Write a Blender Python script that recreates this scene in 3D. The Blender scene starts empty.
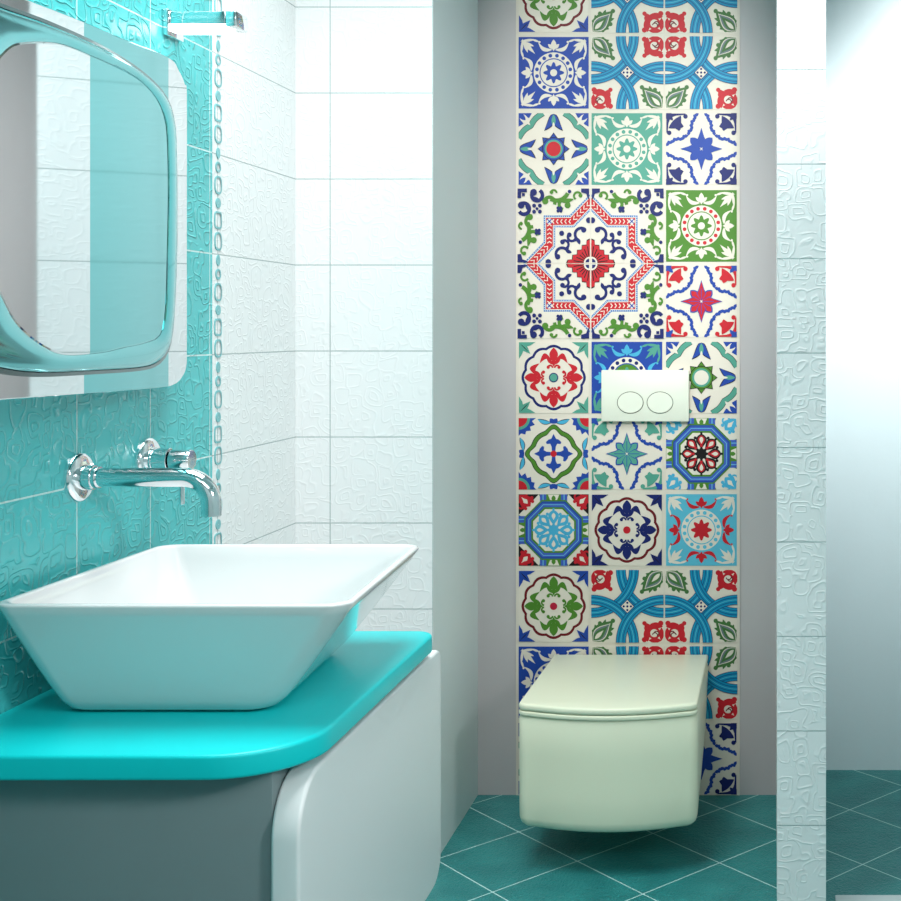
import bpy, bmesh, math, random
from math import sin, cos, pi, radians, hypot, atan2
from mathutils import Vector, Matrix

S = bpy.context.scene
COL = S.collection
F, VX, VY, CH = 1257.0, 772.0, 330.0, 1.35      # focal px, vanishing point, camera height

# ------------------------------------------------------------------ materials
def lin(c):
    r = []
    for v in c:
        v /= 255.0
        r.append(v/12.92 if v <= .04045 else ((v+.055)/1.055)**2.4)
    return (*r, 1.0)

def base_mat(name, rgb, rough=.4, metal=0, coat=0, spec=.5, ior=1.45):
    m = bpy.data.materials.new(name); m.use_nodes = True
    b = m.node_tree.nodes['Principled BSDF']
    b.inputs['Base Color'].default_value = lin(rgb)
    b.inputs['Roughness'].default_value = rough
    b.inputs['Metallic'].default_value = metal
    b.inputs['Coat Weight'].default_value = coat
    b.inputs['Coat Roughness'].default_value = .05
    b.inputs['Specular IOR Level'].default_value = spec
    return m

class NG:
    def __init__(s, m): s.t = m.node_tree; s.N = s.t.nodes; s.L = s.t.links; s.b = s.N['Principled BSDF']
    def math(s, op, a, b=None, c=None):
        n = s.N.new('ShaderNodeMath'); n.operation = op
        for i, v in enumerate((a, b, c)):
            if v is None: continue
            if isinstance(v, (int, float)): n.inputs[i].default_value = v
            else: s.L.new(v, n.inputs[i])
        return n.outputs[0]
    def pos(s):
        g = s.N.new('ShaderNodeTexCoord'); x = s.N.new('ShaderNodeSeparateXYZ')
        s.L.new(g.outputs['Object'], x.inputs[0]); return g.outputs['Object'], x.outputs
    def mix(s, f, a, b):
        n = s.N.new('ShaderNodeMix'); n.data_type = 'RGBA'
        if isinstance(f, (int, float)): n.inputs[0].default_value = f
        else: s.L.new(f, n.inputs[0])
        for k, v in ((6, a), (7, b)):
            if isinstance(v, tuple): n.inputs[k].default_value = v
            else: s.L.new(v, n.inputs[k])
        return n.outputs[2]
    def line(s, coord, a0, p, w):
        # 1 inside a joint of half width w repeating every p
        d = s.math('PINGPONG', s.math('SUBTRACT', coord, a0), p/2)
        return s.math('LESS_THAN', d, w)

def noisy(m, amount=.04, scale=6, bump=0, bscale=60):
    g = NG(m); o, _ = g.pos()
    n = g.N.new('ShaderNodeTexNoise'); n.inputs['Scale'].default_value = scale; n.inputs['Detail'].default_value = 4
    g.L.new(o, n.inputs['Vector'])
    c = tuple(g.b.inputs['Base Color'].default_value)
    d = tuple(v*(1-amount*3) for v in c[:3])+(1,)
    f = g.math('MULTIPLY', n.outputs[0], .6)
    g.L.new(g.mix(f, c, d), g.b.inputs['Base Color'])
    if bump:
        n2 = g.N.new('ShaderNodeTexNoise'); n2.inputs['Scale'].default_value = bscale
        g.L.new(o, n2.inputs['Vector'])
        bp = g.N.new('ShaderNodeBump'); bp.inputs['Strength'].default_value = bump; bp.inputs['Distance'].default_value = .002
        g.L.new(n2.outputs[0], bp.inputs['Height']); g.L.new(bp.outputs[0], g.b.inputs['Normal'])
    return m

def relief_tile(name, rgb, grout, axis, a0, p, z0=CH-.053, zp=.2166, w=.0013, rough=.25, strength=.5, aligned=True):
    """wall tile with an embossed pattern of winding loops"""
    m = base_mat(name, rgb, rough)
    g = NG(m); o, xyz = g.pos()
    ln = g.math('MAXIMUM', g.line(xyz[axis], a0, p, w), g.line(xyz[2], z0, zp, w))
    g.L.new(g.mix(ln, lin(rgb), lin(grout)), g.b.inputs['Base Color'])
    # winding loops : thin ridges along the contours of a warped cell field
    nz = g.N.new('ShaderNodeTexNoise'); nz.inputs['Scale'].default_value = 12; nz.inputs['Detail'].default_value = 1
    g.L.new(o, nz.inputs['Vector'])
    mm = g.N.new('ShaderNodeVectorMath'); mm.operation = 'MULTIPLY_ADD'
    g.L.new(nz.outputs['Color'], mm.inputs[0]); mm.inputs[1].default_value = (.05,)*3; g.L.new(o, mm.inputs[2])
    v = g.N.new('ShaderNodeTexVoronoi'); v.feature = 'SMOOTH_F1'; v.distance = 'MINKOWSKI'
    v.inputs['Exponent'].default_value = 4; v.inputs['Scale'].default_value = 25; v.inputs['Smoothness'].default_value = .12
    v.inputs['Randomness'].default_value = .8
    g.L.new(mm.outputs[0], v.inputs['Vector'])
    pp = g.math('PINGPONG', g.math('ADD', v.outputs['Distance'], .03), .13)
    e = g.math('MULTIPLY', pp, 14.0)
    ridge = g.math('POWER', g.math('SUBTRACT', 1.0, g.math('MINIMUM', e, 1.0)), 2.0)
    h = g.math('SUBTRACT', ridge, g.math('MULTIPLY', ln, 1.6))
    bp = g.N.new('ShaderNodeBump'); bp.inputs['Strength'].default_value = strength; bp.inputs['Distance'].default_value = .003
    g.L.new(h, bp.inputs['Height']); g.L.new(bp.outputs[0], g.b.inputs['Normal'])
    return m

def floor_mat():
    rgb = (26, 112, 112)
    m = base_mat('teal_floor_tile', rgb, .38)
    g = NG(m); o, xyz = g.pos()
    u = g.math('ADD', xyz[0], xyz[1]); v = g.math('SUBTRACT', xyz[1], xyz[0])
    ln = g.math('MAXIMUM', g.line(u, 2.70, .352, .0022), g.line(v, 3.69, .372, .0022))
    n = g.N.new('ShaderNodeTexNoise'); n.inputs['Scale'].default_value = 9; n.inputs['Detail'].default_value = 6
    g.L.new(o, n.inputs['Vector'])
    c = g.mix(n.outputs[0], lin((18, 100, 102)), lin((56, 150, 148)))
    g.L.new(g.mix(ln, c, lin((190, 225, 222))), g.b.inputs['Base Color'])
    n2 = g.N.new('ShaderNodeTexNoise'); n2.inputs['Scale'].default_value = 100; n2.inputs['Detail'].default_value = 2
    n2.inputs['Distortion'].default_value = 1.2
    g.L.new(o, n2.inputs['Vector'])
    bp = g.N.new('ShaderNodeBump'); bp.inputs['Strength'].default_value = .8; bp.inputs['Distance'].default_value = .005
    g.L.new(n2.outputs[0], bp.inputs['Height']); g.L.new(bp.outputs[0], g.b.inputs['Normal'])
    return m

TEAL = (76, 192, 194)
M = {}
M['teal_wall'] = relief_tile('teal_relief_tile', TEAL, (190, 228, 226), 1, 2.170, .2565, w=.0016, strength=.6)
M['white_wall_l'] = relief_tile('white_relief_tile_side', (242, 244, 244), (176, 188, 188), 1, 2.720, 5.0, strength=.22)
M['white_wall_b'] = relief_tile('white_relief_tile_end', (242, 244, 244), (176, 188, 188), 0, -1.113, .2585, strength=.24)
M['white_pillar'] = relief_tile('white_relief_tile_pillar', (245, 246, 246), (170, 184, 184), 0, -2.0, 40.0, strength=.35)
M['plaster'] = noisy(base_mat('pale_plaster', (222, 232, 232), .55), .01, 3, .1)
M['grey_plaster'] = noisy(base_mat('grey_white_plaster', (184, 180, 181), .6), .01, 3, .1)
M['alcove'] = noisy(base_mat('blue_grey_plaster', (205, 219, 222), .5), .01, 2, .1)
M['white_paint'] = noisy(base_mat('white_paint', (235, 240, 240), .7), .01, 3)
M['floor'] = floor_mat()
M['ceramic'] = noisy(base_mat('white_ceramic', (218, 221, 221), .1, coat=.6), .005, 3)
M['cream_ceramic'] = noisy(base_mat('cream_ceramic', (230, 234, 208), .38, coat=.08), .01, 3)
M['cream_plate'] = noisy(base_mat('cream_plastic', (226, 230, 214), .35), .01, 3)
M['button_gap'] = base_mat('button_gap', (70, 74, 60), .6)
M['counter'] = noisy(base_mat('turquoise_lacquer', (8, 204, 207), .4, coat=.05, spec=.3), .01, 3)
M['carcass'] = noisy(base_mat('grey_laminate', (118, 134, 136), .45), .02, 2)
M['front'] = noisy(base_mat('light_grey_lacquer', (222, 226, 226), .45), .005, 2)
M['chrome'] = base_mat('chrome', (235, 238, 240), .06, metal=1)
M['silver'] = base_mat('silver_mirror', (226, 232, 234), .03, metal=1)
M['reflected_teal'] = base_mat('reflected_teal', (52, 176, 180), .08, metal=1)  # ring colour: reflection of teal wall painted into the metal
M['ring_groove_shade'] = base_mat('ring_groove_shade', (60, 96, 98), .25, metal=.6)
M['curb'] = noisy(base_mat('pale_stone', (196, 206, 206), .5), .02, 8)
M['grout'] = noisy(base_mat('cream_grout', (214, 206, 192), .6), .01, 20)
em = base_mat('lamp_diffuser', (255, 255, 255), .5)
em.node_tree.nodes['Principled BSDF'].inputs['Emission Color'].default_value = (.93, 1, 1, 1)
em.node_tree.nodes['Principled BSDF'].inputs['Emission Strength'].default_value = 6
M['lamp'] = em

# ------------------------------------------------------------------ helpers
def link(name, me, mats, parent=None, smooth=True):
    o = bpy.data.objects.new(name, me); COL.objects.link(o)
    for m in (mats if isinstance(mats, (list, tuple)) else [mats]): me.materials.append(m)
    if smooth:
        for p in me.polygons: p.use_smooth = True
    if parent:
        o.parent = parent
        o.matrix_parent_inverse = parent.matrix_world.inverted()
    return o
def from_bm(name, bm, mats, parent=None, smooth=True, sharp=35):
    bmesh.ops.recalc_face_normals(bm, faces=bm.faces[:])
    for e in bm.edges:
        if len(e.link_faces) == 2 and e.calc_face_angle(0) > radians(sharp): e.smooth = False
    me = bpy.data.meshes.new(name); bm.to_mesh(me); bm.free()
    return link(name, me, mats, parent, smooth)
def thing(name, loc, label, cat, group=None):
    o = bpy.data.objects.new(name, None); COL.objects.link(o); o.location = loc
    o.empty_display_size = .05
    o.matrix_world = Matrix.Translation(loc)
    o['label'] = label; o['category'] = cat
    if group: o['group'] = group
    return o
def tag(o, label, cat):
    o['label'] = label; o['category'] = cat; return o
def box_bm(x0, x1, y0, y1, z0, z1, bev=0, seg=3, bm=None):
    own = bmesh.new()
    r = bmesh.ops.create_cube(own, size=1)
    for v in own.verts:
        v.co = Vector(((x0+x1)/2+v.co.x*(x1-x0), (y0+y1)/2+v.co.y*(y1-y0), (z0+z1)/2+v.co.z*(z1-z0)))
    if bev: bmesh.ops.bevel(own, geom=own.edges[:], offset=bev, segments=seg, profile=.5, affect='EDGES')
    if bm is None: return own
    me = bpy.data.meshes.new('t'); own.to_mesh(me); own.free(); bm.from_mesh(me); bpy.data.meshes.remove(me)
    return bm
def struct(name, bm, mats):
    o = from_bm(name, bm, mats, smooth=False); o['kind'] = 'structure'; return o
def tube_bm(pts, rad, seg=28, cap=True, bm=None):
    bm = bm or bmesh.new(); pts = [Vector(p) for p in pts]; n = len(pts)
    rad = rad if isinstance(rad, (list, tuple)) else [rad]*n
    rings = []; up = None
    for i, p in enumerate(pts):
        t = (pts[min(i+1, n-1)]-pts[max(i-1, 0)])
        if t.length < 1e-9: t = pts[-1]-pts[0]
        t.normalize()
        if up is None:
            up = Vector((0, 0, 1)) if abs(t.z) < .9 else Vector((0, 1, 0))
        a = up-t*up.dot(t)
        if a.length < 1e-6: a = Vector((0, 1, 0))-t*t.y
        a.normalize(); up = a; b = t.cross(a)
        rings.append([bm.verts.new(p+(a*cos(2*pi*k/seg)+b*sin(2*pi*k/seg))*rad[i]) for k in range(seg)])
    for r0, r1 in zip(rings, rings[1:]):
        for k in range(seg): bm.faces.new((r0[k], r0[(k+1) % seg], r1[(k+1) % seg], r1[k]))
    if cap: bm.faces.new(rings[0]); bm.faces.new(rings[-1])
    return bm
def lathe_x(x0, y, z, prof, seg=40, bm=None):
    """revolve [(dx, r)] about a line along +X"""
    return tube_bm_axis([(x0+d, y, z) for d, r in prof], [r for d, r in prof], seg, bm)
def tube_bm_axis(pts, rad, seg, bm=None):
    bm = bm or bmesh.new(); rings = []
    for p, r in zip(pts, rad):
        rings.append([bm.verts.new((p[0], p[1]+r*cos(2*pi*k/seg), p[2]+r*sin(2*pi*k/seg))) for k in range(seg)])
    for r0, r1 in zip(rings, rings[1:]):
        for k in range(seg): bm.faces.new((r0[k], r0[(k+1) % seg], r1[(k+1) % seg], r1[k]))
    bm.faces.new(rings[0]); bm.faces.new(rings[-1])
    return bm
def round_poly(pts, radii, seg=10):
    """polygon corners rounded with given radii"""
    out = []; n = len(pts)
    for i in range(n):
        p = Vector(pts[i]); a = Vector(pts[i-1])-p; b = Vector(pts[(i+1) % n])-p
        r = radii[i]
        if r <= 0: out.append(tuple(p)); continue
        a.normalize(); b.normalize()
        half = a.angle(b)/2; d = r/math.tan(half)
        p0 = p+a*d; p1 = p+b*d; c = p+(a+b).normalized()*(r/sin(half))
        a0 = atan2(p0.y-c.y, p0.x-c.x); a1 = atan2(p1.y-c.y, p1.x-c.x)
        while a1-a0 > pi: a1 -= 2*pi
        while a1-a0 < -pi: a1 += 2*pi
        for k in range(seg+1):
            t = a0+(a1-a0)*k/seg; out.append((c.x+r*cos(t), c.y+r*sin(t)))
    return out
def loft(levels, bm=None, cap0=True, cap1=True):
    bm = bm or bmesh.new()
    R = [[bm.verts.new(p) for p in l] for l in levels]; n = len(R[0])
    for a, b in zip(R, R[1:]):
        for k in range(n): bm.faces.new((a[k], a[(k+1) % n], b[(k+1) % n], b[k]))
    if cap0: bm.faces.new(R[0])
    if cap1: bm.faces.new(R[-1])
    return bm
def edge_rounded_slab(poly, z0, z1, r, f=lambda p, z: (p[0], p[1], z), seg=5):
    """extrude 2-D polygon from z0 to z1 with edges rounded by r; f maps to 3-D"""
    P = [Vector(p) for p in poly]; n = len(P)
    area = sum(P[i].x*P[(i+1) % n].y-P[(i+1) % n].x*P[i].y for i in range(n))
    sg = 1 if area > 0 else -1
    N = []
    for i in range(n):
        t = P[(i+1) % n]-P[i-1]; t.normalize(); N.append(Vector((-t.y, t.x))*sg)
    lv = []
    def ring(ins, z): lv.append([f(P[i]+N[i]*ins, z) for i in range(n)])
    for k in range(seg+1):
        a = pi/2*k/seg; ring(r*(1-sin(a)), z0+r*(1-cos(a)))
    for k in range(seg+1):
        a = pi/2*k/seg; ring(r*(1-cos(a)), z1-r*(1-sin(a)))
    return loft(lv)

# ------------------------------------------------------------------ room shell
LX, WY, NX, NY = -1.2, 3.166, -.854, 3.65       # side wall, tiled end wall, niche side, niche end
PX0, PX1, PY, AY = .0115, .1237, 2.882, 3.857   # pillar and alcove end
CZ, BY, RX = 2.75, -1.7, 1.7
struct('floor', box_bm(LX-.1, RX+.1, BY-.1, AY+.1, -.06, 0), M['floor'])
struct('ceiling', box_bm(LX-.1, RX+.1, BY-.1, AY+.1, CZ, CZ+.06), M['white_paint'])
TE = 2.698
bm = bmesh.new()
def quadx(x, y0, y1, z0, z1, mi, flip=False):
    vs = [bm.verts.new((x, y, z)) for y, z in ((y0, z0), (y1, z0), (y1, z1), (y0, z1))]
    f = bm.faces.new(vs); f.material_index = mi
box_bm(LX-.1, LX, BY, TE, 0, CZ, bm=bm)
for f in bm.faces: f.material_index = 0
k0 = len(bm.faces)
box_bm(LX-.1, LX, TE, WY, 0, CZ, bm=bm)
bm.faces.ensure_lookup_table()
for f in bm.faces[k0:]: f.material_index = 1
struct('wall_left', bm, [M['teal_wall'], M['white_wall_l']])
struct('wall_end_tiled', box_bm(LX-.1, NX-.0005, WY, AY+.05, 0, CZ), M['white_wall_b'])
struct('wall_niche_left', box_bm(NX-.0005, NX, WY+.0005, NY, 0, CZ), M['plaster'])
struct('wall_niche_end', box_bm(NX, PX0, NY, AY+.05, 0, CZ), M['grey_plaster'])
struct('wall_pillar', box_bm(PX0, PX1, PY, AY+.05, 0, CZ), M['white_pillar'])
struct('wall_alcove_end', box_bm(PX1, RX+.1, AY, AY+.05, 0, CZ), M['alcove'])
struct('wall_right', box_bm(RX, RX+.1, BY, AY, 0, CZ), M['white_paint'])
struct('wall_near', box_bm(LX-.1, RX+.1, BY-.1, BY, 0, CZ), M['white_paint'])
struct('trim_1', box_bm(.150, RX, 2.90, 2.992, 0, .006, .002, 2), M['curb'])

# decorative border of little rings on the side wall between teal and white
bm = bmesh.new()
box_bm(LX, LX+.0012, TE-.004, TE+.001, 0, CZ, bm=bm)
kb = len(bm.faces)
def ring_x(cy, cz, ry, rz, w, power=1.0):
    n = 22; a = []; b = []
    for k in range(n):
        t = 2*pi*k/n
        c, s = cos(t), sin(t)
        q = (abs(c)**power, abs(s)**power)
        cc, ss = math.copysign(q[0], c), math.copysign(q[1], s)
        a.append((cy+ry*cc, cz+rz*ss)); b.append((cy+(ry-w)*cc, cz+(rz-w)*ss))
    X = LX+.0016
    va = [bm.verts.new((X, *p)) for p in a]; vb = [bm.verts.new((X, *p)) for p in b]
    v0 = [bm.verts.new((LX, *p)) for p in a]
    for k in range(n):
        j = (k+1) % n
        bm.faces.new((va[k], va[j], vb[j], vb[k])).material_index = 1
        bm.faces.new((v0[k], v0[j], va[j], va[k])).material_index = 1
    if w >= min(ry, rz)*.95: pass
z = .02; k = 0; rnd = random.Random(4)
yc = TE+.024
while z < CZ-.05:
    kind = k % 6
    if kind in (0, 3):   ring_x(yc, z+.020, .018, .020, .0045, .75); z += .047
    elif kind in (1,):   ring_x(yc, z+.012, .013, .012, .005); z += .033
    elif kind == 4:      ring_x(yc-.001, z+.019, .018, .019, .0042, .5); z += .045
    elif kind == 2:      ring_x(yc, z+.009, .009, .012, .0086); z += .030
    else:                ring_x(yc, z+.011, .012, .011, .0104); z += .030
    k += 1
for i, f in enumerate(bm.faces):
    if i < kb: f.material_index = 0
struct('trim_2', bm, [M['white_wall_l'], noisy(base_mat('teal_border_glaze', (120, 190, 194), .3), .02)])

# ------------------------------------------------------------------ patterned tiles
CR = (234, 225, 210); BL = (30, 70, 162); NV = (20, 32, 104); RD = (200, 28, 42); GR = (78, 134, 42)
TL = (84, 160, 140); LB = (74, 176, 214); CY = (4, 146, 190); DR = (112, 14, 26); BK = (22, 14, 18); DG = (70, 116, 62)
MIDB = (64, 96, 190); PALE = (120, 205, 228); GY = (110, 125, 130)
_cm = {}
def cmat(c):
    c = tuple(int(v*.94) for v in c)
    if c not in _cm: _cm[c] = noisy(base_mat('glaze_%02x%02x%02x' % c, c, .5, coat=.0, spec=.25), .008, 30)
    return _cm[c]
class Art:
    def __init__(s): s.shapes = []; s.T = [Matrix.Identity(3)]; s.lv = 0
    def up(s): s.lv += 1
    def add(s, pts, c, clip=None):
        for T in s.T:
            q = []
            for p in pts:
                v = T @ Vector((p[0], p[1], 1)); q.append((v.x, v.y))
            s.shapes.append((q, c, s.lv))
    def sym(s, mode):
        I = []
        def R(a): return Matrix.Rotation(a, 3, 'Z')
        MX = Matrix(((-1, 0, 0), (0, 1, 0), (0, 0, 1)))
        DG_ = Matrix(((0, 1, 0), (1, 0, 0), (0, 0, 1)))
        if mode == 1: I = [Matrix.Identity(3)]
        if mode == 4: I = [R(k*pi/2) for k in range(4)]
        if mode == 8: I = [R(k*pi/4) for k in range(8)]
        if mode == '4m': I = [R(k*pi/2) @ m for k in range(4) for m in (Matrix.Identity(3), MX)]
        if mode == '4d': I = [R(k*pi/2) for k in range(4)]
        if mode == 'd': I = [Matrix.Identity(3), DG_]
        s.T = I
    def disc(s, x, y, r, c, n=20): s.up(); s.add([(x+r*cos(2*pi*k/n), y+r*sin(2*pi*k/n)) for k in range(n)], c)
    def dot(s, x, y, r, c, n=10): s.add([(x+r*cos(2*pi*k/n), y+r*sin(2*pi*k/n)) for k in range(n)], c)
    def poly(s, pts, c): s.up(); s.add(pts, c)
    def polar(s, f, c, n=96): s.up(); s.add([(f(2*pi*k/n)*cos(2*pi*k/n), f(2*pi*k/n)*sin(2*pi*k/n)) for k in range(n)], c)
    def leaf(s, p0, p1, w, c, bend=0, peak=.5, n=9, up=True):
        if up: s.up()
        dx, dy = p1[0]-p0[0], p1[1]-p0[1]; L = hypot(dx, dy); nx, ny = -dy/L, dx/L
        A, B = [], []
        for k in range(n+1):
            t = k/n; tt = t**(math.log(.5)/math.log(peak))
            ww = w*sin(pi*tt)**.85 if 0 < k < n else 0
            o = bend*sin(pi*t)
            x, y = p0[0]+dx*t+nx*o, p0[1]+dy*t+ny*o
            A.append((x+nx*ww, y+ny*ww)); B.append((x-nx*ww, y-ny*ww))
        s.add(A+B[-2:0:-1], c)
    def stroke(s, pts, w, c, up=True, taper=False):
        if up: s.up()
        n = len(pts); A, B = [], []
        for i, p in enumerate(pts):
            q0, q1 = pts[max(i-1, 0)], pts[min(i+1, n-1)]
            dx, dy = q1[0]-q0[0], q1[1]-q0[1]; L = hypot(dx, dy) or 1
            ww = w/2*((1-.75*i/(n-1)) if taper else 1)
            A.append((p[0]-dy/L*ww, p[1]+dx/L*ww)); B.append((p[0]+dy/L*ww, p[1]-dx/L*ww))
        for i in range(n-1): s.add([A[i], A[i+1], B[i+1], B[i]], c)
    def arc(s, x, y, r, a0, a1, w, c, n=14, up=True, taper=False):
        s.stroke([(x+r*cos(radians(a0+(a1-a0)*k/n)), y+r*sin(radians(a0+(a1-a0)*k/n))) for k in range(n+1)], w, c, up, taper)
    def curl(s, x, y, r, a0, a1, w, c):
        s.arc(x, y, r, a0, a1, w, c)
        s.dot(x+r*.82*cos(radians(a1)), y+r*.82*sin(radians(a1)), w*.95, c)
def clip_poly(pts, lim):
    for ax in (0, 1):
        for sg in (1, -1):
            out = []
            for i in range(len(pts)):
                a, b = pts[i-1], pts[i]
                ia, ib = a[ax]*sg <= lim, b[ax]*sg <= lim
                if ia != ib:
                    t = (lim*sg-a[ax])/(b[ax]-a[ax]); out.append((a[0]+(b[0]-a[0])*t, a[1]+(b[1]-a[1])*t))
                if ib: out.append(b)
            pts = out
            if len(pts) < 3: return []
    return pts

def d_rosette(bg, ring=CR, dots=None, flower=None, core=CR, corner=CR, side=CR, hub=None):
    a = Art(); dots = dots or bg; flower = flower or bg
    a.poly([(-1, -1), (1, -1), (1, 1), (-1, 1)], bg)
    a.disc(0, 0, .57, ring, 40)
    a.up()
    for k in range(16):
        t = 2*pi*(k+.5)/16; a.dot(.485*cos(t), .485*sin(t), .055, dots)
    a.disc(0, 0, .405, bg, 36); a.disc(0, 0, .375, core, 36)
    a.polar(lambda t: .245+.055*cos(8*t), flower, 64)
    a.disc(0, 0, .10, hub or core)
    a.sym('4m')
    # side flourish
    a.leaf((.04, .64), (.44, .86), .055, side, bend=-.10, peak=.4); a.leaf((0, .66), (.16, .80), .05, side)
    a.leaf((0, .60), (.0001, .93), .075, side, peak=.55)
    a.dot(.40, .86, .03, side)
    a.sym(4)
    # corner arrow
    a.leaf((.52, .52), (.92, .92), .065, corner, peak=.6)
    for q in (0, 1):
        f = (lambda p: p) if q == 0 else (lambda p: (p[1], p[0]))
        a.leaf(f((.52, .93)), f((.95, .88)), .038, corner, bend=0)
        a.leaf(f((.40, .86)), f((.62, .93)), .03, corner, bend=0)
        a.leaf(f((.56, .74)), f((.90, .86)), .045, corner, bend=0)
    return a
def fleur(a, c, c2=None):
    # on the +y arm
    a.leaf((0, .44), (0.0001, .84), .125, c, peak=.5)
    a.leaf((.03, .46), (.40, .40), .085, c, bend=.17, peak=.55)
    a.leaf((.0, .36), (.20, .53), .05, c, bend=0)
    a.leaf((0, .30), (0.0001, .56), .05, c)
    a.curl(.10, .27, .07, 180, 20, .05, c)
def d_medallion(main, outline, corner, hub, hubring=None, edge=BK):
    a = Art()
    a.poly([(-1, -1), (1, -1), (1, 1), (-1, 1)], CR)
    f = lambda t: .86+.06*abs(cos(6*t))
    a.polar(f, outline, 144); a.polar(lambda t: f(t)-.075, CR, 144)
    a.sym('4m'); fleur(a, main)
    a.sym(1); a.disc(0, 0, .135, hubring or main); a.disc(0, 0, .105, hub)
    a.sym(4)
    a.leaf((.60, .99), (1, .99), .0, corner) if 0 else None
    a.poly([(.99, .52), (.99, .99), (.52, .99), (.66, .90), (.80, .84), (.86, .80), (.90, .66)], corner)
    a.leaf((.66, .66), (.98, .98), .09, corner, peak=.6)
    a.leaf((.72, .72), (.95, .95), .012, edge)
    return a
def d_wave(main, hub, wave, hubring, sun):
    a = Art()
    a.poly([(-1, -1), (1, -1), (1, 1), (-1, 1)], CR)
    # wavy diagonal bands round each corner
    pts = []
    for k in range(25):
        t = k/24
        x = .34+.66*t; y = 1-.66*t
        o = .045*sin(t*pi*2.0)*(1 if t<.5 else -1)
        pts.append((x+o*.7-.02, y+o*.7-.02))
    a.sym(4)
    for w, c in ((.17, BK), (.14, wave)): a.stroke([(.30, 1.0)]+pts[3:-3]+[(1.0, .30)], w, c)
    # corner three-lobed leaf
    a.poly([(.62, 1), (.70, .86), (.78, .90), (.80, .76), (.90, .78), (.86, .70), (1, .62), (1, 1)], main)
    a.leaf((.66, .66), (.97, .97), .10, CR, peak=.6)
    a.leaf((.80, .80), (1.0, 1.0), .07, main)
    a.sym('4m')
    # tulip on each arm
    a.leaf((0, .98), (.27, .50), .105, BK, bend=-.05, peak=.35)
    a.leaf((0, .97), (.26, .53), .085, main, bend=-.05, peak=.35)
    a.leaf((0, .62), (0.0001, .96), .06, wave); a.leaf((0, .52), (.0001, .75), .035, CR)
    a.sym(8)
    a.poly([(-.15, .26), (0, .46), (.15, .26), (0, .1)], BK); a.poly([(-.13, .26), (0, .43), (.13, .26), (0, .1)], sun)
    a.sym(1)
    a.disc(0, 0, .33, BK, 28); a.disc(0, 0, .31, sun, 28); a.disc(0, 0, .26, hubring, 28); a.disc(0, 0, .205, hub, 28)
    return a
def d_star(star, line, corner, small=None):
    a = Art()
    a.poly([(-1, -1), (1, -1), (1, 1), (-1, 1)], CR)
    a.sym('4m')
    # scalloped line curving round the corner from the top edge to the diagonal
    P = [(.12, 1.0), (.20, .93), (.21, .84), (.28, .77), (.30, .66), (.29, .56), (.36, .50), (.40, .41)]
    Q = []
    for i in range(len(P)-1):
        x0, y0 = P[i]; x1, y1 = P[i+1]
        for k in range(4):
            t = k/4; o = .028*sin(pi*t); Q.append((x0+(x1-x0)*t-o, y0+(y1-y0)*t-o*.5))
    Q.append(P[-1]); a.stroke(Q, .085, line)
    # corner foliage
    a.poly([(.99, .99), (.44, .99), (.50, .95), (.72, .93), (.90, .86)], corner)
    a.dot(.45, .91, .065, corner)
    a.leaf((.63, .50), (.58, .93), .125, corner, bend=-.09, peak=.45)
    a.leaf((.62, .56), (.76, .70), .035, corner, bend=0)
    a.sym(4)
    a.leaf((.80, .80), (1, 1), .06, small or corner)
    a.poly([(1, .84), (1, 1), (.84, 1), (.88, .88)], small or corner)
    # centre star
    a.sym(4)
    a.up(); T0 = a.T
    a.T = [t @ Matrix.Rotation(pi/4, 3, 'Z') for t in T0]
    a.leaf((0, .04), (0.0001, .44), .115, line, peak=.6); a.leaf((0, .04), (0.0001, .40), .085, star, peak=.6)
    a.T = T0
    a.poly([(0, 0), (.14, .22), (.08, .34), (0, .60), (-.08, .34), (-.14, .22)], line)
    a.poly([(0, 0), (.115, .22), (.06, .33), (0, .55), (-.06, .33), (-.115, .22)], star)
    a.stroke([(0, .03), (0, .36)], .018, line)
    a.sym(1); a.disc(0, 0, .03, CR, 8)
    return a
def d_cross():
    a = Art(); a.poly([(-1, -1), (1, -1), (1, 1), (-1, 1)], CR)
    f = lambda t: .63+.12*abs(cos(2*t))**10+.02*abs(cos(4*t))
    a.polar(lambda t: f(t)+.055, BK, 120); a.polar(lambda t: f(t)+.035, GR, 120); a.polar(lambda t: f(t)-.065, BK, 120); a.polar(lambda t: f(t)-.085, CR, 120)
    a.sym('4m')
    a.poly([(0, .05), (.05, .08), (.06, .20), (.10, .28), (.20, .27), (.22, .33), (.14, .40), (.07, .42), (0, .56)], BL)
    a.leaf((.06, .86), (.46, .97), .07, BK, bend=-.03); a.leaf((.07, .87), (.46, .96), .05, LB, bend=-.03)
    a.leaf((0, .84), (.10, .99), .07, BL)
    a.sym(1); a.disc(0, 0, .09, RD, 16)
    a.sym(4)
    a.up()
    a.add([(1, 1)]+[(1-.50*(1-.12*(k % 2))*cos(pi/2*k/8), 1-.50*(1-.22*(k % 2))*sin(pi/2*k/8)) for k in range(9)], BL)
    a.up(); a.add([(1, 1)]+[(1-.33*cos(pi/2*k/8), 1-.33*sin(pi/2*k/8)) for k in range(9)], TL)
    a.up(); a.add([(1, 1)]+[(1-.25*cos(pi/2*k/8), 1-.25*sin(pi/2*k/8)) for k in range(9)], RD)
    return a
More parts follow.
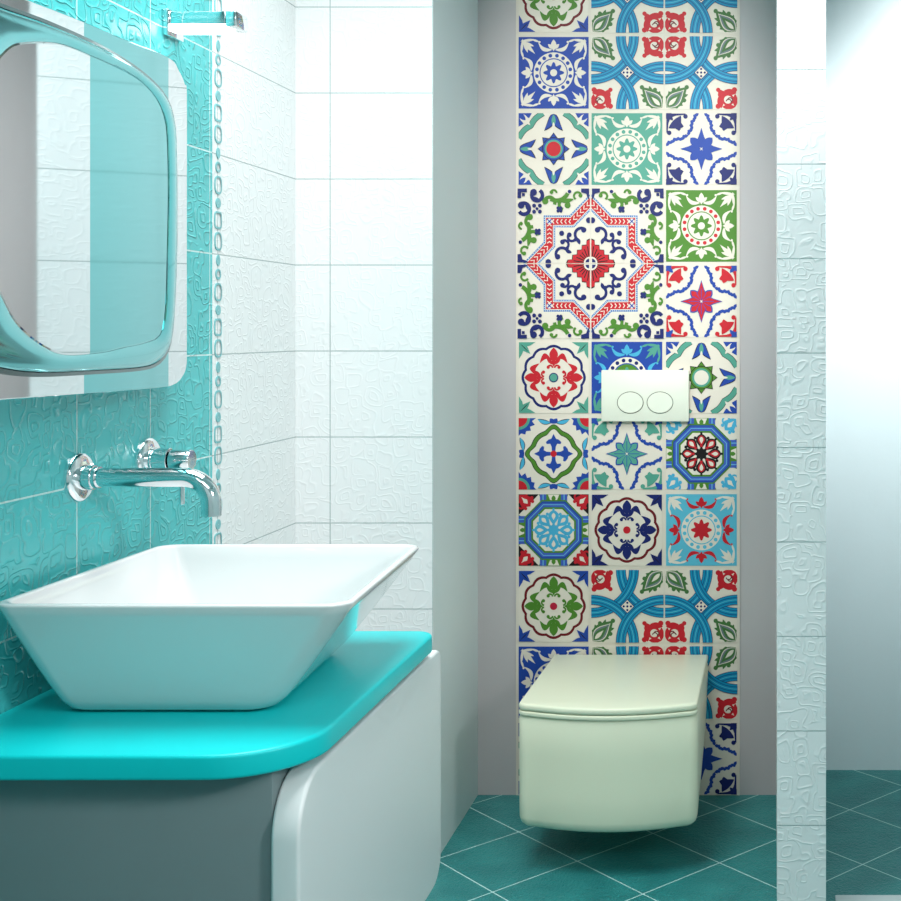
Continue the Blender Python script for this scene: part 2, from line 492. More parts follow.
def d_octagon(fl, fl2, core, cornerbg, cornerc, petal_fill):
    a = Art(); a.poly([(-1, -1), (1, -1), (1, 1), (-1, 1)], GR if cornerbg is None else CR)
    o = lambda r: [(r*cos(pi/8+k*pi/4)/cos(pi/8), r*sin(pi/8+k*pi/4)/cos(pi/8)) for k in range(8)]
    a.sym(4)
    # corner triangles
    a.poly([(.42, 1), (1, .42), (1, 1)], cornerbg)
    for q in (0, 1):
        f = (lambda p: p) if q == 0 else (lambda p: (p[1], p[0]))
        a.curl(*f((.70, .93)), .10, 0, 250, .05, cornerc)
    a.leaf((.66, .66), (.98, .98), .16, cornerc, peak=.5); a.leaf((.74, .74), (.92, .92), .07, petal_fill)
    a.leaf((.60, .88), (.94, .94), .05, cornerc); a.leaf((.88, .60), (.94, .94), .05, cornerc)
    a.dot(.80, .60, .05, cornerc); a.dot(.60, .80, .05, cornerc)
    # green side frames
    a.poly([(-.42, 1), (.42, 1), (.34, .80), (-.34, .80)], GR)
    a.poly([(-.16, .99), (.16, .99), (.10, .84), (-.10, .84)], CR); a.leaf((0, .80), (.0001, .97), .06, GR)
    # blue bands at edges
    for sx in (1, -1): a.stroke([(.30*sx, .76), (.30*sx, 1.0)], .18, MIDB)
    for sx in (1, -1):
        a.stroke([(.30*sx, .76), (.30*sx, 1.0)], .02, PALE)
    a.sym(1)
    a.poly(o(.84), GR); a.poly(o(.80), BL); a.poly(o(.76), MIDB); a.poly(o(.715), PALE); a.poly(o(.70), MIDB)
    a.poly(o(.64), GR); a.poly(o(.585), CR)
    a.sym(8)
    a.leaf((0, .12), (.0001, .57), .155, fl, peak=.62); a.leaf((0, .20), (.0001, .52), .10, fl2, peak=.62); a.leaf((0, .28), (.0001, .48), .055, CR, peak=.6)
    a.up(); a.dot(.19, .44, .045, fl); a.dot(0, .58, .035, fl); a.dot(.0, .22, .04, fl2)
    a.sym(1); a.polar(lambda t: .17+.03*cos(8*t), core, 48)
    return a
def d_rings(mx=1, my=1):
    a = Art(); a.poly([(-1, -1), (1, -1), (1, 1), (-1, 1)], CR)
    MM = Matrix(((mx, 0, 0), (0, my, 0), (0, 0, 1)))
    R = [MM @ Matrix.Rotation(k*pi/2, 3, 'Z') for k in range(4)]
    # red ornament in two opposite corners, green leaf in the others
    a.T = [R[1], R[3]]
    def both(fn):
        fn(lambda p: p); fn(lambda p: (p[1], p[0]))
    a.disc(.74, .74, .17, RD); a.leaf((.44, .44), (.80, .80), .09, RD)
    both(lambda f: (a.leaf(f((.50, .62)), f((.56, .98)), .085, RD), a.dot(*f((.47, .92)), .075, RD), a.leaf(f((.58, .94)), f((.95, .94)), .07, RD)))
    a.disc(.47, .47, .06, RD); a.disc(.60, .56, .10, RD)
    a.disc(.74, .74, .11, CR)
    both(lambda f: a.arc(*f((.80, .76)), .07, 60, 260, .03, DR))
    a.T = [R[0], R[2]]
    a.leaf((.38, .38), (.96, .96), .24, DG, peak=.6)
    both(lambda f: (a.leaf(f((.36, .60)), f((.70, .72)), .06, DG), a.dot(*f((.47, .76)), .06, DG), a.leaf(f((.50, .90)), f((.80, .80)), .06, DG), a.dot(*f((.68, .93)), .055, DG), a.leaf(f((.75, .98)), f((.90, .82)), .05, DG)))
    a.disc(.40, .40, .06, DG); a.leaf((.47, .47), (.95, .95), .18, CR, peak=.6); a.leaf((.49, .49), (.94, .94), .155, GY, peak=.6); a.leaf((.54, .54), (.94, .94), .115, DG, peak=.62); a.leaf((.66, .66), (.90, .90), .055, CR, peak=.6)
    # four interlaced arcs about the corners
    for k, T in enumerate(R):
        a.T = [T]
        for w, c in ((.275, NV), (.245, CY)): a.arc(1, 1, 1.18, 180, 270, w, c, 26)
        a.up()
        for dr in (-.06, .0, .06): a.arc(1, 1, 1.18+dr, 180, 270, .022 if dr else .016, (90, 195, 220) if dr == 0 else (10, 84, 140), 26, up=False)
    a.T = [Matrix.Identity(3)]
    a.poly([(0, .20), (.20, 0), (0, -.20), (-.20, 0)], NV); a.poly([(0, .175), (.175, 0), (0, -.175), (-.175, 0)], CR)
    a.up()
    for x, y in ((0, .1), (.1, 0), (0, -.1), (-.1, 0), (0, 0)): a.dot(x, y, .032, NV)
    return a
def d_bigstar(mx, my):
    """one quarter of the eight-pointed star; star centre lies at local corner (-mx,-my)"""
    a = Art(); a.poly([(-1, -1), (1, -1), (1, 1), (-1, 1)], CR)
    base = Matrix(((mx, 0, -mx), (0, my, -my), (0, 0, 1)))
    SW = Matrix(((0, 1, 0), (1, 0, 0), (0, 0, 1)))
    both = [base, base @ SW]
    a.T = both
    L = [(-.02, 1.70), (.0, 1.69), (.46, 1.22), (1.22, 1.22)]
    L = [(0, 1.62), (.50, 1.12), (1.12, 1.12)]
    def off(d):  # parallel band
        return [(0, 1.62+d*1.414), (.50+d*.414, 1.12+d), (1.12+d, 1.12+d)]
    def band(d0, d1, c):
        A, B = off(d0), off(d1); a.up()
        for i in range(2): a.add([A[i], A[i+1], B[i+1], B[i]], c)
    band(-.16, .16, (60, 120, 185)); band(-.115, .115, CR); band(-.095, .095, RD)
    # chevrons
    a.up()
    for i in range(5):
        t = (i+.7)/5.4; x = .50+.62*t; a.stroke([(x-.045, 1.18), (x, 1.12), (x-.045, 1.06)], .028, CR, up=False)
    for i in range(5):
        t = (i+.5)/5.4; x, y = .50*t, 1.62-.50*t
        a.stroke([(x+.02, y+.07), (x+.035, y-.035), (x-.07, y-.02)], .028, CR, up=False)
    a.T = [base]
    a.disc(1.12, 1.12, .08, CR); a.up(); a.T = [base]
    a.stroke([(1.06, 1.06), (1.18, 1.18)], .03, BL); a.stroke([(1.06, 1.18), (1.18, 1.06)], .03, BL)
    a.T = both
    # dotted edges
    a.up()
    for d in (-.137, .137):
        P = off(d)
        for i in range(2):
            n = 12
            for k in range(n):
                t = (k+.5)/n; a.dot(P[i][0]+(P[i+1][0]-P[i][0])*t, P[i][1]+(P[i+1][1]-P[i][1])*t, .013, (235, 240, 245), 6)
    # centre red flower
    a.T = [base]
    zz = [(0, 0), (.62, 0)]
    n = 5
    for k in range(n):
        t = (k+.45)/n; zz.append((.62*(1-t)-.03, .62*t-.0)); t = (k+.75)/n; zz.append((.62*(1-t)+.04, .62*t+.02))
    zz = [(0, 0), (.63, 0)]
    for k in range(1, 10):
        t = k/10; o = .025 if k % 2 else -.03
        zz.append((.63*(1-t)+o, .63*t+o))
    zz.append((0, .63))
    a.poly([(x*1.05, y*1.05) for x, y in zz], BK); a.poly(zz, RD)
    a.up()
    for k in range(6):
        t = radians(8+k*14.8); r = .33 + .05*abs(k-2.5)
        a.stroke([(.15*cos(t), .15*sin(t)), (r*cos(t), r*sin(t))], .028, BK, up=False)
    a.disc(0, 0, .0, CR) if 0 else None
    a.up(); a.add([(0, 0)]+[(.17*cos(pi/2*k/8), .17*sin(pi/2*k/8)) for k in range(9)], CR)
    a.up(); a.add([(.02, .02)]+[(.02+.10*cos(pi/2*k/8), .02+.10*sin(pi/2*k/8)) for k in range(9)], NV)
    # navy scrolls inside
    a.T = both
    a.curl(.24, .77, .17, -60, 120, .08, NV); a.curl(.50, .70, .11, 200, 400, .07, NV)
    a.leaf((.28, .50), (.34, .68), .05, NV); a.leaf((.40, .58), (.34, .68), .04, NV)
    a.up(); a.dot(0.03, 1.15, .08, NV, 14)
    a.T = [base]; a.disc(.78, .80, .07, NV, 14)
    # green scrolls outside
    a.T = both
    a.curl(1.12, 1.62, .15, 200, 20, .095, GR); a.curl(.72, 1.57, .13, -80, 190, .09, GR)
    a.arc(.92, 2.02, .34, 205, 300, .11, GR); a.curl(.34, 1.80, .10, -60, 170, .06, GR)
    a.curl(1.0, 1.88, .08, 180, 20, .055, GR)
    a.leaf((.44, 1.72), (.86, 1.68), .06, GR, bend=-.03)
    a.up(); a.dot(.56, 1.92, .05, NV)
    for x, y in ((.80, 1.48), (.88, 1.40), (.88, 1.48), (.80, 1.40), (.84, 1.44)): a.dot(x, y, .045, NV)
    # navy corner scrolls
    a.curl(1.46, 1.82, .15, 120, 400, .10, NV)
    a.leaf((1.36, 1.66), (1.62, 1.78), .05, NV)
    a.T = [base]
    a.up()
    for x, y in ((1.38, 1.38), (1.54, 1.54), (1.38, 1.54), (1.54, 1.38)): a.dot(x, y, .055, NV); 
    a.disc(1.46, 1.46, .04, NV)
    a.poly([(1.74, 2), (2, 2), (2, 1.74), (1.90, 1.74), (1.90, 1.90), (1.74, 1.90)], NV)
    a.poly([(1.80, 1.80), (1.88, 1.80), (1.88, 1.88), (1.80, 1.88)], NV)
    a.T = both
    a.poly([(.02, 2), (.24, 2), (.24, 1.90), (.10, 1.86), (.06, 1.74), (.02, 1.70)], NV)
    return a

PXM = NY/F                                        # metres per photo pixel on the niche wall
strip = thing('patterned_tile_strip', ((627.5-VX)*PXM, NY, 0),
              'tall strip of colourful patterned ceramic tiles on the wall behind the toilet', 'tile panel')
SX0, SX1 = (516.3-VX)*PXM, (739.8-VX)*PXM
from_bm('tile_backing', box_bm(SX0, SX1, NY-.004, NY, .0005, CZ-.001), M['grout'], strip, smooth=False)
def build_tile(art, cx, cz, hw, hh, label, name='patterned_tile'):
    verts, faces, mi, mats = [], [], [], []
    def m(c):
        mt = cmat(c)
        if mt not in mats: mats.append(mt)
        return mats.index(mt)
    y0 = NY-.0052
    x0, x1, z0, z1 = cx-hw, cx+hw, cz-hh, cz+hh
    verts += [(x0, NY-.004, z0), (x1, NY-.004, z0), (x1, NY-.004, z1), (x0, NY-.004, z1), (x0, y0, z0), (x1, y0, z0), (x1, y0, z1), (x0, y0, z1)]
    bgc = art.shapes[0][1]
    for f in ((0, 1, 5, 4), (1, 2, 6, 5), (2, 3, 7, 6), (3, 0, 4, 7), (4, 5, 6, 7)): faces.append(f); mi.append(m(bgc))
    order = sorted(range(1, len(art.shapes)), key=lambda i: art.shapes[i][2])   # later strokes of glaze lie over earlier ones
    eps = min(.000006, .003/len(art.shapes))
    for k, i_ in enumerate(order):
        pts, c, l = art.shapes[i_]
        p = clip_poly(pts, 1.0)
        if len(p) < 3: continue
        ar = sum(p[i-1][0]*p[i][1]-p[i][0]*p[i-1][1] for i in range(len(p)))
        if abs(ar) < 1e-6: continue
        if ar < 0: p = p[::-1]
        b = len(verts)
        for q in p: verts.append((cx+q[0]*hw, y0-eps*(k+2), cz+q[1]*hh))
        faces.append(tuple(range(b, b+len(p)))); mi.append(m(c))
    me = bpy.data.meshes.new(name); me.from_pydata(verts, [], faces); me.polygons.foreach_set('material_index', mi)
    o = link(name, me, mats, strip, smooth=False); o['label'] = label
A_g = lambda: (d_medallion(GR, DR, BL, (190, 30, 60), CR), 'cream tile with green fleurs in a dark red scalloped ring')
A_r = lambda: (d_medallion(RD, NV, TL, TL, NV), 'cream tile with red fleurs in a navy scalloped ring')
A_n = lambda: (d_medallion(NV, DR, NV, RD, CR), 'cream tile with navy fleurs in a dark red scalloped ring')
B_b = lambda: (d_rosette(BL), 'blue tile with a white rosette')
B_t = lambda: (d_rosette(TL), 'teal tile with a white rosette')
B_g = lambda: (d_rosette(GR, dots=RD), 'green tile with a white rosette and red dots')
B_m = lambda: (d_rosette(BL, dots=NV, flower=TL, core=GR, corner=TL, side=LB), 'blue tile with teal corner leaves behind the flush plate')
B_l = lambda: (d_rosette((92, 188, 214), flower=RD, core=CR, side=RD, hub=RD), 'light blue tile with a white and red rosette')
C_b = lambda: (d_wave(BL, RD, TL, TL, BL), 'cream tile with a blue sun and red centre')
C_g = lambda: (d_wave(BL, CR, TL, TL, GR), 'cream tile with a green sun')
D_b = lambda: (d_star(BL, BL, NV), 'cream tile with a blue eight-pointed star')
D_r = lambda: (d_star(RD, BL, RD, BL), 'cream tile with a red eight-pointed star')
D_t = lambda: (d_star(TL, BL, TL, BL), 'cream tile with a teal eight-pointed star')
E_c = lambda: (d_cross(), 'cream tile with a blue cross in a green outline')
F_k = lambda: (d_octagon(BK, RD, BK, CR, LB, CR), 'octagon tile with a black and red flower')
F_l = lambda: (d_octagon(LB, LB, LB, BK, RD, CR), 'octagon tile with a light blue flower')
def RG(mx, my): return lambda: (d_rings(mx, my), 'tile with turquoise interlaced rings')
def ST(mx, my): return lambda: (d_bigstar(mx, my), 'quarter of a large red eight-pointed star')
rows = [
 [B_l, D_b, C_b],
 [A_g, RG(1, 1), RG(-1, 1)],
 [B_b, RG(1, -1), RG(-1, -1)],
 [C_b, B_t, D_b],
 [ST(-1, 1), ST(1, 1), B_g],
 [ST(-1, -1), ST(1, -1), D_r],
 [A_r, B_m, C_g],
 [E_c, D_t, F_k],
 [F_l, A_n, B_l],
 [A_g, RG(1, 1), RG(-1, 1)],
 [B_b, RG(1, -1), RG(-1, -1)],
 [C_b, B_t, D_b]]
for r, row in enumerate(rows):
    ytop = 37.4+76.1*(r-2)
    for c, fn in enumerate(row):
        ln_, rt_ = [(519.0, 588.9), (591.8, 662.4), (666.2, 736.8)][c]
        hh_ = 35.7
        if fn.__code__ in (RG(1, 1).__code__,): ln_, rt_ = [(0, 0), (591.5, 663.8), (665.2, 737.4)][c]; hh_ = 36.3
        if fn.__code__ in (ST(1, 1).__code__,): ln_, rt_ = [(518.0, 590.2), (591.6, 663.8)][c]; hh_ = 37.2
        cyp = ytop+(35.7 if r != 4 else 36.4)
        if fn.__code__ in (ST(1, 1).__code__,): cyp = 226.0 if r == 4 else 301.3
        a, lab = fn()
        build_tile(a, ((ln_+rt_)/2-VX)*PXM, CH-(cyp-VY)*PXM, (rt_-ln_)/2*PXM, hh_*PXM, lab)

# ------------------------------------------------------------------ toilet
def toilet_outline(x0, x1, yb, yf, bow, r, inset=0, n=16):
    """plan outline, back edge on the wall, bowed front with rounded corners"""
    x0 += inset; x1 -= inset; yf += inset; pts = []
    pts += [(x1, yb), (x0, yb)]
    w = x1-x0
    def front(x): s = (2*(x-x0)/w-1); return yf-bow*(1-s*s)
    for k in range(8+1):
        a = pi+pi/2*k/8
        cx = x0+r
        pts.append((cx+r*cos(a), front(cx)+r*.98+r*sin(a)))
    for k in range(1, n):
        x = x0+r+(w-2*r)*k/n; pts.append((x, front(x)))
    for k in range(8+1):
        a = 1.5*pi+pi/2*k/8
        cx = x1-r
        pts.append((cx+r*cos(a), front(cx)+r*.98+r*sin(a)))
    return pts
TX0, TX1, TYF = -.631, -.185, 3.125
toi = thing('wall_hung_toilet', ((TX0+TX1)/2, NY, 0), 'boxy cream wall-hung toilet with closed lid below the flush plate', 'toilet')
prof = [(.118, .045, .03), (.113, .024, .02), (.117, .011, .01), (.126, .004, .004), (.140, .0005, 0), (.20, 0, 0), (.30, 0, 0), (.386, .0, 0), (.391, .002, 0), (.394, .006, 0)]
lv = []
for z, ins, _ in prof:
    o = toilet_outline(TX0, TX1, NY, TYF, .05, .028, ins)
    L = []
    for (x, y) in o:
        t = (y-TYF)/(NY-TYF)                 # 0 front -> 1 wall : underside rises to the wall, sides draw in a little
        zz = z
        if z > .38: zz = z-.013*max(0, t)
        if z < .2: zz = z+max(0, t)*.035*(.2-z)/.08
        xm = (TX0+TX1)/2; sc = 1-.05*max(0, t)*max(0, (.38-z)/.26)
        L.append((xm+(x-xm)*sc, y, zz))
    lv.append(L)
from_bm('bowl', loft(lv), M['cream_ceramic'], toi, sharp=50)
def slab_toilet(z0, z1, ins, r, yb):
    o = toilet_outline(TX0, TX1, yb, TYF-.004, .05, .028, ins)
    return edge_rounded_slab(o, z0, z1, r, lambda p, z: (p[0], p[1], z-.013*max(0, (p[1]-TYF)/(NY-TYF))))
from_bm('seat', slab_toilet(.394, .4055, .0, .0035, NY-.03), M['cream_ceramic'], toi, sharp=60)
lid = from_bm('lid', slab_toilet(.4065, .424, .0, .007, NY-.012), M['cream_ceramic'], toi, sharp=60)
for x in (-.50, -.31): from_bm('hinge', tube_bm([(x-.02, NY-.018, .391), (x+.02, NY-.018, .391)], .008, 12), M['chrome'], toi)

# flush plate
fp = thing('flush_plate', ((645-VX)*PXM, NY, CH-(396-VY)*PXM), 'cream rectangular flush plate with two round buttons above the toilet', 'flush plate')
ky = NY-.026; kk = ky/F
fx0, fx1 = (601.3-VX)*kk, (688.8-VX)*kk; fz1, fz0 = CH-(370.2-VY)*kk, CH-(421.5-VY)*kk
from_bm('plate', box_bm(fx0, fx1, ky, NY-.0056, fz0, fz1, .002, 2), M['cream_plate'], fp)
for bx in (630.3, 660.0):
    cx, cz = (bx-VX)*kk, CH-(402.6-VY)*kk; rx, rz = 13.2*kk, 11.0*kk; n = 40
    def el(s, y): return [(cx+(rx+s)*cos(2*pi*k/n), y, cz+(rz+s)*sin(2*pi*k/n)) for k in range(n)]
    b_ = from_bm('button', loft([el(-.0022, ky+.001), el(-.0016, ky-.0018), el(-.0026, ky-.0026), el(-.02, ky-.0026)]), M['cream_plate'], fp)
    bmr = loft([el(.0002, ky-.0003), el(.0002, ky-.0009), el(-.0016, ky-.0009), el(-.0016, ky-.0003)], cap0=False, cap1=False)
    from_bm('button_rim', bmr, M['button_gap'], b_)

# ------------------------------------------------------------------ vanity
HC = CH-.595                                     # worktop height
van = thing('vanity_cabinet', (-.95, 2.15, .25), 'wall-hung grey vanity cabinet with rounded light grey front under the turquoise worktop', 'cabinet')
from_bm('carcass', box_bm(LX, -.716, 1.802, 2.53, .262, HC-.036, .004, 2), M['carcass'], van)
pf = round_poly([(1.79, .238), (1.79, HC-.052), (2.56, HC-.050), (2.56, .238)], [.09, .085, .03, .06], 12)
from_bm('drawer_front', edge_rounded_slab(pf, -.715, -.673, .006, lambda p, z: (z, p[0], p[1])), M['front'], van, sharp=60)
cp = round_poly([(LX+.001, 1.757), (-.662, 1.757), (-.664, 2.489), (LX+.001, 2.489)], [.0, .135, .04, 0], 16)
ct = from_bm('countertop', edge_rounded_slab(cp, HC-.036, HC, .006), M['counter'], None, sharp=60)
tag(ct, 'thick turquoise worktop with rounded corner under the white basin', 'countertop')

# ------------------------------------------------------------------ basin
RIM = [(-1.168, 1.87), (-.630, 1.87), (-.670, 2.405), (-1.168, 2.405)]
BAS = [(-1.108, 1.948), (-.772, 1.948), (-.80, 2.335), (-1.108, 2.335)]
HB = HC; HR = CH-.409
def blend(t, ins=0, rr=None):
    pts = []; cx = sum(p[0] for p in RIM)/4; cy = sum(p[1] for p in RIM)/4
    for a, b in zip(BAS, RIM):
        x, y = a[0]+(b[0]-a[0])*t, a[1]+(b[1]-a[1])*t
        x += -ins if x > cx else ins; y += -ins if y > cy else ins
        pts.append((x, y))
    r = rr if rr is not None else .036
    return round_poly(pts, [r]*4, 12)
lv = []
H = HR-HB
for t, z, ins in ((0, .0005, .03), (0, .0025, .010), (0, .007, .002)): lv.append([(*p, HB+z) for p in blend(t, ins, .036)])
for k in range(1, 13):
    s = k/12; t = s**.92
    lv.append([(*p, HB+.007+(H-.012)*s) for p in blend(t, .0)])
for t, dz, ins in ((1, .0015, .0008), (1, .0004, .0025), (1, 0, .005), (1, 0, .008), (1, .0007, .0105), (1, .004, .013)):
    lv.append([(*p, HR-dz) for p in blend(t, ins, .033)])
for k in range(1, 11):
    s = k/10; t = 1-.82*s**1.15
    depth = .004+(H-.028)*s**.9
    lv.append([(*p, HR-depth) for p in blend(t, .013+.002*s, .033+.04*s)])
for q in (.05, .09):
    lv.append([(*p, HR-(H-.024)-q*.03) for p in blend(.18, .015+q, .05)])
bas = from_bm('basin', loft(lv), M['ceramic'], None, sharp=70)
tag(bas, 'large white ceramic vessel basin with sloping sides on the turquoise worktop', 'basin')

# ------------------------------------------------------------------ taps
def bend_pts(p0, c, r, n=12):
    return [(c[0]+r*sin(pi/2*k/n), c[1], c[2]+r*cos(pi/2*k/n)) for k in range(n+1)]
ZT = CH-.2545; YT = 2.17
sp = thing('wall_spout', (LX, YT, ZT), 'chrome tubular wall spout bending down over the basin', 'tap')
from_bm('flange', lathe_x(LX, YT, ZT, [(0, .043), (.006, .043), (.010, .041), (.013, .035), (.014, .022), (.030, .021), (.030, .019)]), M['chrome'], sp, sharp=40)
R = .045; xe = -.968-R
pts = [(LX+.028, YT, ZT), (LX+.06, YT, ZT), (xe-.02, YT, ZT)]+bend_pts(None, (xe, YT, ZT-R), R)+[(xe+R, YT, ZT-R-.01), (xe+R, YT, ZT-R-.021)]
from_bm('spout_pipe', tube_bm(pts, .0165, 32), M['chrome'], sp, sharp=50)
from_bm('collar', lathe_x(LX+.03, YT, ZT, [(0, .0185), (.001, .0192), (.009, .0192), (.010, .0185)]), M['chrome'], sp, sharp=40)
YH = 2.41; ZH = CH-.249
hd = thing('tap_handle', (LX, YH, ZH), 'chrome round tap handle with small lever, on the teal wall beyond the spout', 'tap')
from_bm('flange', lathe_x(LX, YH, ZH, [(0, .043), (.006, .043), (.010, .041), (.013, .035), (.014, .024), (.018, .0235)]), M['chrome'], hd, sharp=40)
from_bm('handle_body', lathe_x(LX+.014, YH, ZH, [(0, .0225), (.032, .0225), (.033, .0215)]), M['chrome'], hd, sharp=40)
from_bm('knob', lathe_x(LX+.049, YH, ZH, [(0, .0185), (.001, .0198), (.036, .0198), (.039, .0185)]), M['chrome'], hd, sharp=40)
from_bm('lever', tube_bm([(LX+.068, YH, ZH-.018), (LX+.068, YH, ZH-.085)], .0055, 14), M['chrome'], hd, sharp=40)

# ------------------------------------------------------------------ mirror
TH = radians(13.8); P0 = (-1.181, 2.58); D = (sin(TH), -cos(TH)); NRM = (cos(TH), sin(TH))
def on_mirror(px, py):
    m = (px-VX)/F
    s = (m*P0[1]-P0[0])/(D[0]-m*D[1]); Y = P0[1]+s*D[1]
    return s, CH-(py-VY)*Y/F
def mpt(s, z, h): return (P0[0]+s*D[0]+h*NRM[0], P0[1]+s*D[1]+h*NRM[1], z)
def crom(P, n=8):
    out = []; N = len(P)
    for i in range(N):
        a, b, c, d = P[i-1], P[i], P[(i+1) % N], P[(i+2) % N]
        for k in range(n):
            t = k/n
            out.append(tuple(.5*(2*b[j]+(c[j]-a[j])*t+(2*a[j]-5*b[j]+4*c[j]-d[j])*t*t+(3*b[j]-a[j]-3*c[j]+d[j])*t**3) for j in (0, 1)))
    return out
outer = [(187, 98), (185, 84), (179, 70), (168, 57), (120, 37), (75, 18), (29, 0), (-20, -20), (-50, -31), (-66, -34), (-74, -24), (-76, 0), (-76, 200), (-76, 380), (-73, 398), (-62, 406), (-40, 404), (0, 400.5), (60, 396), (120, 391.5), (160, 388), (174, 385), (182, 378), (186.5, 366), (187, 340), (187, 220)]
ring_o = [(0, 8), (45, 24), (93, 45), (128, 65), (152, 84), (165, 101), (171, 120), (173.5, 150), (174, 240), (172, 300), (169, 335), (164, 352), (154, 363), (136, 368), (90, 371), (37, 373), (0, 369), (-32, 360), (-54, 335), (-62, 280), (-63, 160), (-60, 40), (-50, 4), (-30, -4)]
ring_i = [(0, 48), (19, 41.5), (53, 43), (83, 54), (128, 75), (150, 95), (160, 116), (163, 140), (164, 190), (163, 250), (161, 310), (156, 335), (141, 343), (118, 348), (95, 353), (58, 355), (32, 344), (12, 327), (0, 309), (-22, 260), (-38, 200), (-36, 130), (-20, 75)]
def to_sz(P): return [on_mirror(*p) for p in crom(P, 6)]
mir = thing('wall_mirror', (P0[0], 2.2, 1.3), 'silver wall mirror with a wavy ring and painted-in teal reflection, hanging above the chrome taps', 'mirror')
def glass_mat(name, bands, lv_, refl_teal=(34, 172, 176)):
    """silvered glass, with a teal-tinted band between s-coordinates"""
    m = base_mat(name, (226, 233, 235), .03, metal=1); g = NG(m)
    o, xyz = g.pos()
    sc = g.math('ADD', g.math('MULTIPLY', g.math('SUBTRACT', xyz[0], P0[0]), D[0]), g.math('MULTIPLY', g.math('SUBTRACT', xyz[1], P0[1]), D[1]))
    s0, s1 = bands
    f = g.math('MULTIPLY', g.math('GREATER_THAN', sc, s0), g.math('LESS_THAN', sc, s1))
    g.L.new(g.mix(f, lin((214, 220, 222)), lin(refl_teal)), g.b.inputs['Base Color'])  # teal band stands in for a reflected teal wall
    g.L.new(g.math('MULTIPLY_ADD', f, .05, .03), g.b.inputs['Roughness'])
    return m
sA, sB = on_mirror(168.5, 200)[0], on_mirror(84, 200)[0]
M['glass_in'] = glass_mat('painted_reflection_glass', (-.5, sB), 0)
M['glass_out'] = glass_mat('painted_reflection_surround', (sA, sB), 0)
OS = to_sz(outer)
pl = edge_rounded_slab(OS, -.007, 0, .002, lambda p, h: mpt(p[0], p[1], h), 3)
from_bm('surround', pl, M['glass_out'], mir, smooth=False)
# bevelled ring, sampled round a common centre
def polar_sample(poly, c, n):
    out = []
    for k in range(n):
        a = 2*pi*k/n; dx, dy = cos(a), sin(a); best = None
        for i in range(len(poly)):
            x1, y1 = poly[i-1]; x2, y2 = poly[i]
            ex, ey = x2-x1, y2-y1; den = dx*ey-dy*ex
            if abs(den) < 1e-12: continue
            t = ((x1-c[0])*ey-(y1-c[1])*ex)/den; u = ((x1-c[0])*dy-(y1-c[1])*dx)/den
            if t > 0 and -1e-9 <= u <= 1+1e-9: best = t if best is None else max(best, t)
        out.append((c[0]+dx*best, c[1]+dy*best))
    return out
cc = on_mirror(55, 200)
ro, ri = polar_sample(to_sz(ring_o), cc, 200), polar_sample(to_sz(ring_i), cc, 200)
def lerp(a, b, t): return (a[0]+(b[0]-a[0])*t, a[1]+(b[1]-a[1])*t)
def rr(t, h, push=0):
    L = []
    for a, b in zip(ro, ri):
        q = lerp(a, b, t)
        L.append(mpt(q[0], q[1], h))
    return L
from_bm('bevelled_ring', loft([rr(0, .0002), rr(.02, .004), rr(.08, .0075), rr(.30, .0105), rr(.55, .0115), rr(.8, .0105), rr(1.0, .0075), rr(1.0, .0002)], cap0=False, cap1=False), M['reflected_teal'], mir, sharp=50)
def shrink(P, k): return [lerp(p, cc, k) for p in P]
lvv = [[mpt(*p, h) for p in shrink(ro, -k)] for k, h in ((0.022, .0002), (.022, .003), (0, .0042), (-.004, .0002))]
from_bm('groove_shade_line', loft(lvv, cap0=False, cap1=False), M['ring_groove_shade'], mir)  # dark strip put in for the shading in the groove round the ring
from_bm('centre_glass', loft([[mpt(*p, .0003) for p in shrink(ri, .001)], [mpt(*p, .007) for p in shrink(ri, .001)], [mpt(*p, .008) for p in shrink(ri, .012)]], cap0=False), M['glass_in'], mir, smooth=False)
for s in (.10, .50):
    x, y, _ = mpt(s, 0, -.007)
    from_bm('wall_bracket', box_bm(LX, x-.001, y-.03, y+.0, 1.40, 1.70), M['chrome'], mir, smooth=False)

# ------------------------------------------------------------------ wall lamp
YL = 2.478; kL = YL/F
lamp = thing('wall_lamp', (LX, YL, CH+(VY-20)*kL), 'small chrome bar lamp with lit white underside above the mirror corner', 'lamp')
zt, zb = CH+(VY-11)*kL, CH+(VY-24)*kL
def lx(p): return (p-VX)*kL
from_bm('wall_plate', box_bm(LX, LX+.012, YL-.004, YL+.062, zb-.022, zt+.004, .002, 2), M['chrome'], lamp)
from_bm('housing', box_bm(LX+.012, lx(225), YL, YL+.055, zb, zt, .0015, 2), M['chrome'], lamp)
from_bm('end_cap', box_bm(lx(225)+.0005, lx(236), YL-.001, YL+.057, zb-.004, zt+.001, .003, 2), M['chrome'], lamp)
from_bm('diffuser', box_bm(LX+.014, lx(224), YL+.001, YL+.054, zb-.009, zb-.0005, .002, 2), M['lamp'], lamp)

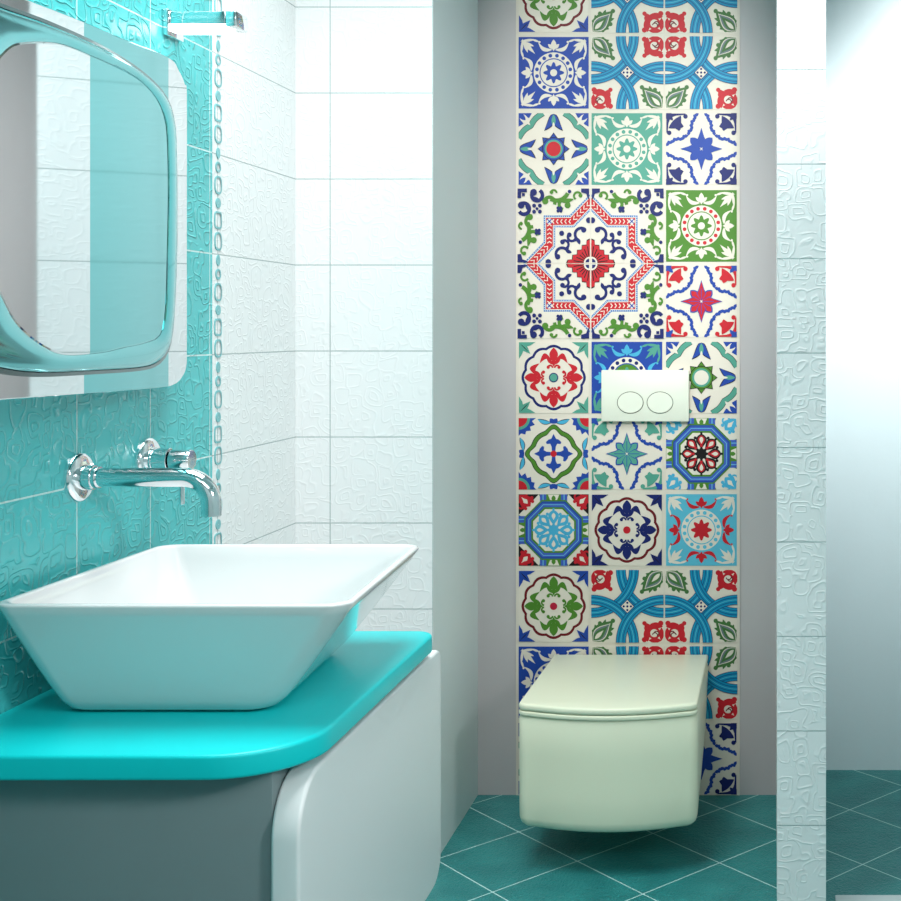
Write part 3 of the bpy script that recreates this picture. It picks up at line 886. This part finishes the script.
# ------------------------------------------------------------------ lights
def area(name, loc, rot, size, power, col=(1, 1, 1), sy=None, spread=180):
    l = bpy.data.lights.new(name, 'AREA'); l.energy = power; l.color = col; l.size = size
    if sy: l.shape = 'RECTANGLE'; l.size_y = sy
    l.spread = radians(spread)
    o = bpy.data.objects.new(name, l); COL.objects.link(o); o.location = loc; o.rotation_euler = [radians(a) for a in rot]
    return o
def spot(name, loc, target, power, ang, blend=1, size=.05, col=(1, 1, 1)):
    l = bpy.data.lights.new(name, 'SPOT'); l.energy = power; l.spot_size = radians(ang); l.spot_blend = blend
    l.shadow_soft_size = size; l.color = col
    o = bpy.data.objects.new(name, l); COL.objects.link(o); o.location = loc
    o.rotation_euler = (Vector(target)-Vector(loc)).to_track_quat('-Z', 'Y').to_euler()
    return o
COOL = (1.0, .985, .985)
area('ceiling_light_vanity', (-.72, 2.15, CZ-.02), (0, 0, 0), .8, 27, COOL, 1.1, 140)
area('ceiling_light_room', (.3, -.2, CZ-.02), (0, 0, 0), 1.4, 28, COOL, 1.2)
spot('side_fill', (1.45, .7, 2.0), (-.72, 2.2, .60), 105, 44, 1, .18, COOL)  # added unseen fill, lifts the cabinet front and teal wall
spot('pillar_fill', (.20, 1.7, 2.70), (.07, 2.88, 2.1), 66, 34, 1, .05, COOL)  # added unseen fill, brightens the upper pillar front
ns = spot('niche_spot', (-.42, .9, 2.55), (-.42, 3.65, 1.78), 175, 23, .8, .04, (1, .975, .95))
ns.scale = (1, 1.8, 1)
als = spot('alcove_spot', (1.05, 2.7, 2.5), (.66, 3.857, 1.75), 270, 54, 1, .08, COOL)
als.scale = (1, 1.5, 1)
w = bpy.data.worlds.new('world'); S.world = w; w.use_nodes = True
w.node_tree.nodes['Background'].inputs[0].default_value = (.8, .9, .92, 1)
w.node_tree.nodes['Background'].inputs[1].default_value = .3

# ------------------------------------------------------------------ camera
cd = bpy.data.cameras.new('camera'); cam = bpy.data.objects.new('camera', cd); COL.objects.link(cam)
cam.location = (0, 0, CH); cam.rotation_euler = (pi/2, 0, 0)
cd.sensor_width = 36; cd.lens = F/901*36
cd.shift_x = (450.5-VX)/901; cd.shift_y = -(450.5-VY)/901
cd.clip_start = .02
S.camera = cam
S.view_settings.view_transform = 'Standard'; S.view_settings.look = 'None'
S.view_settings.exposure = 0.1; S.view_settings.gamma = 1
S.view_settings.use_curve_mapping = False
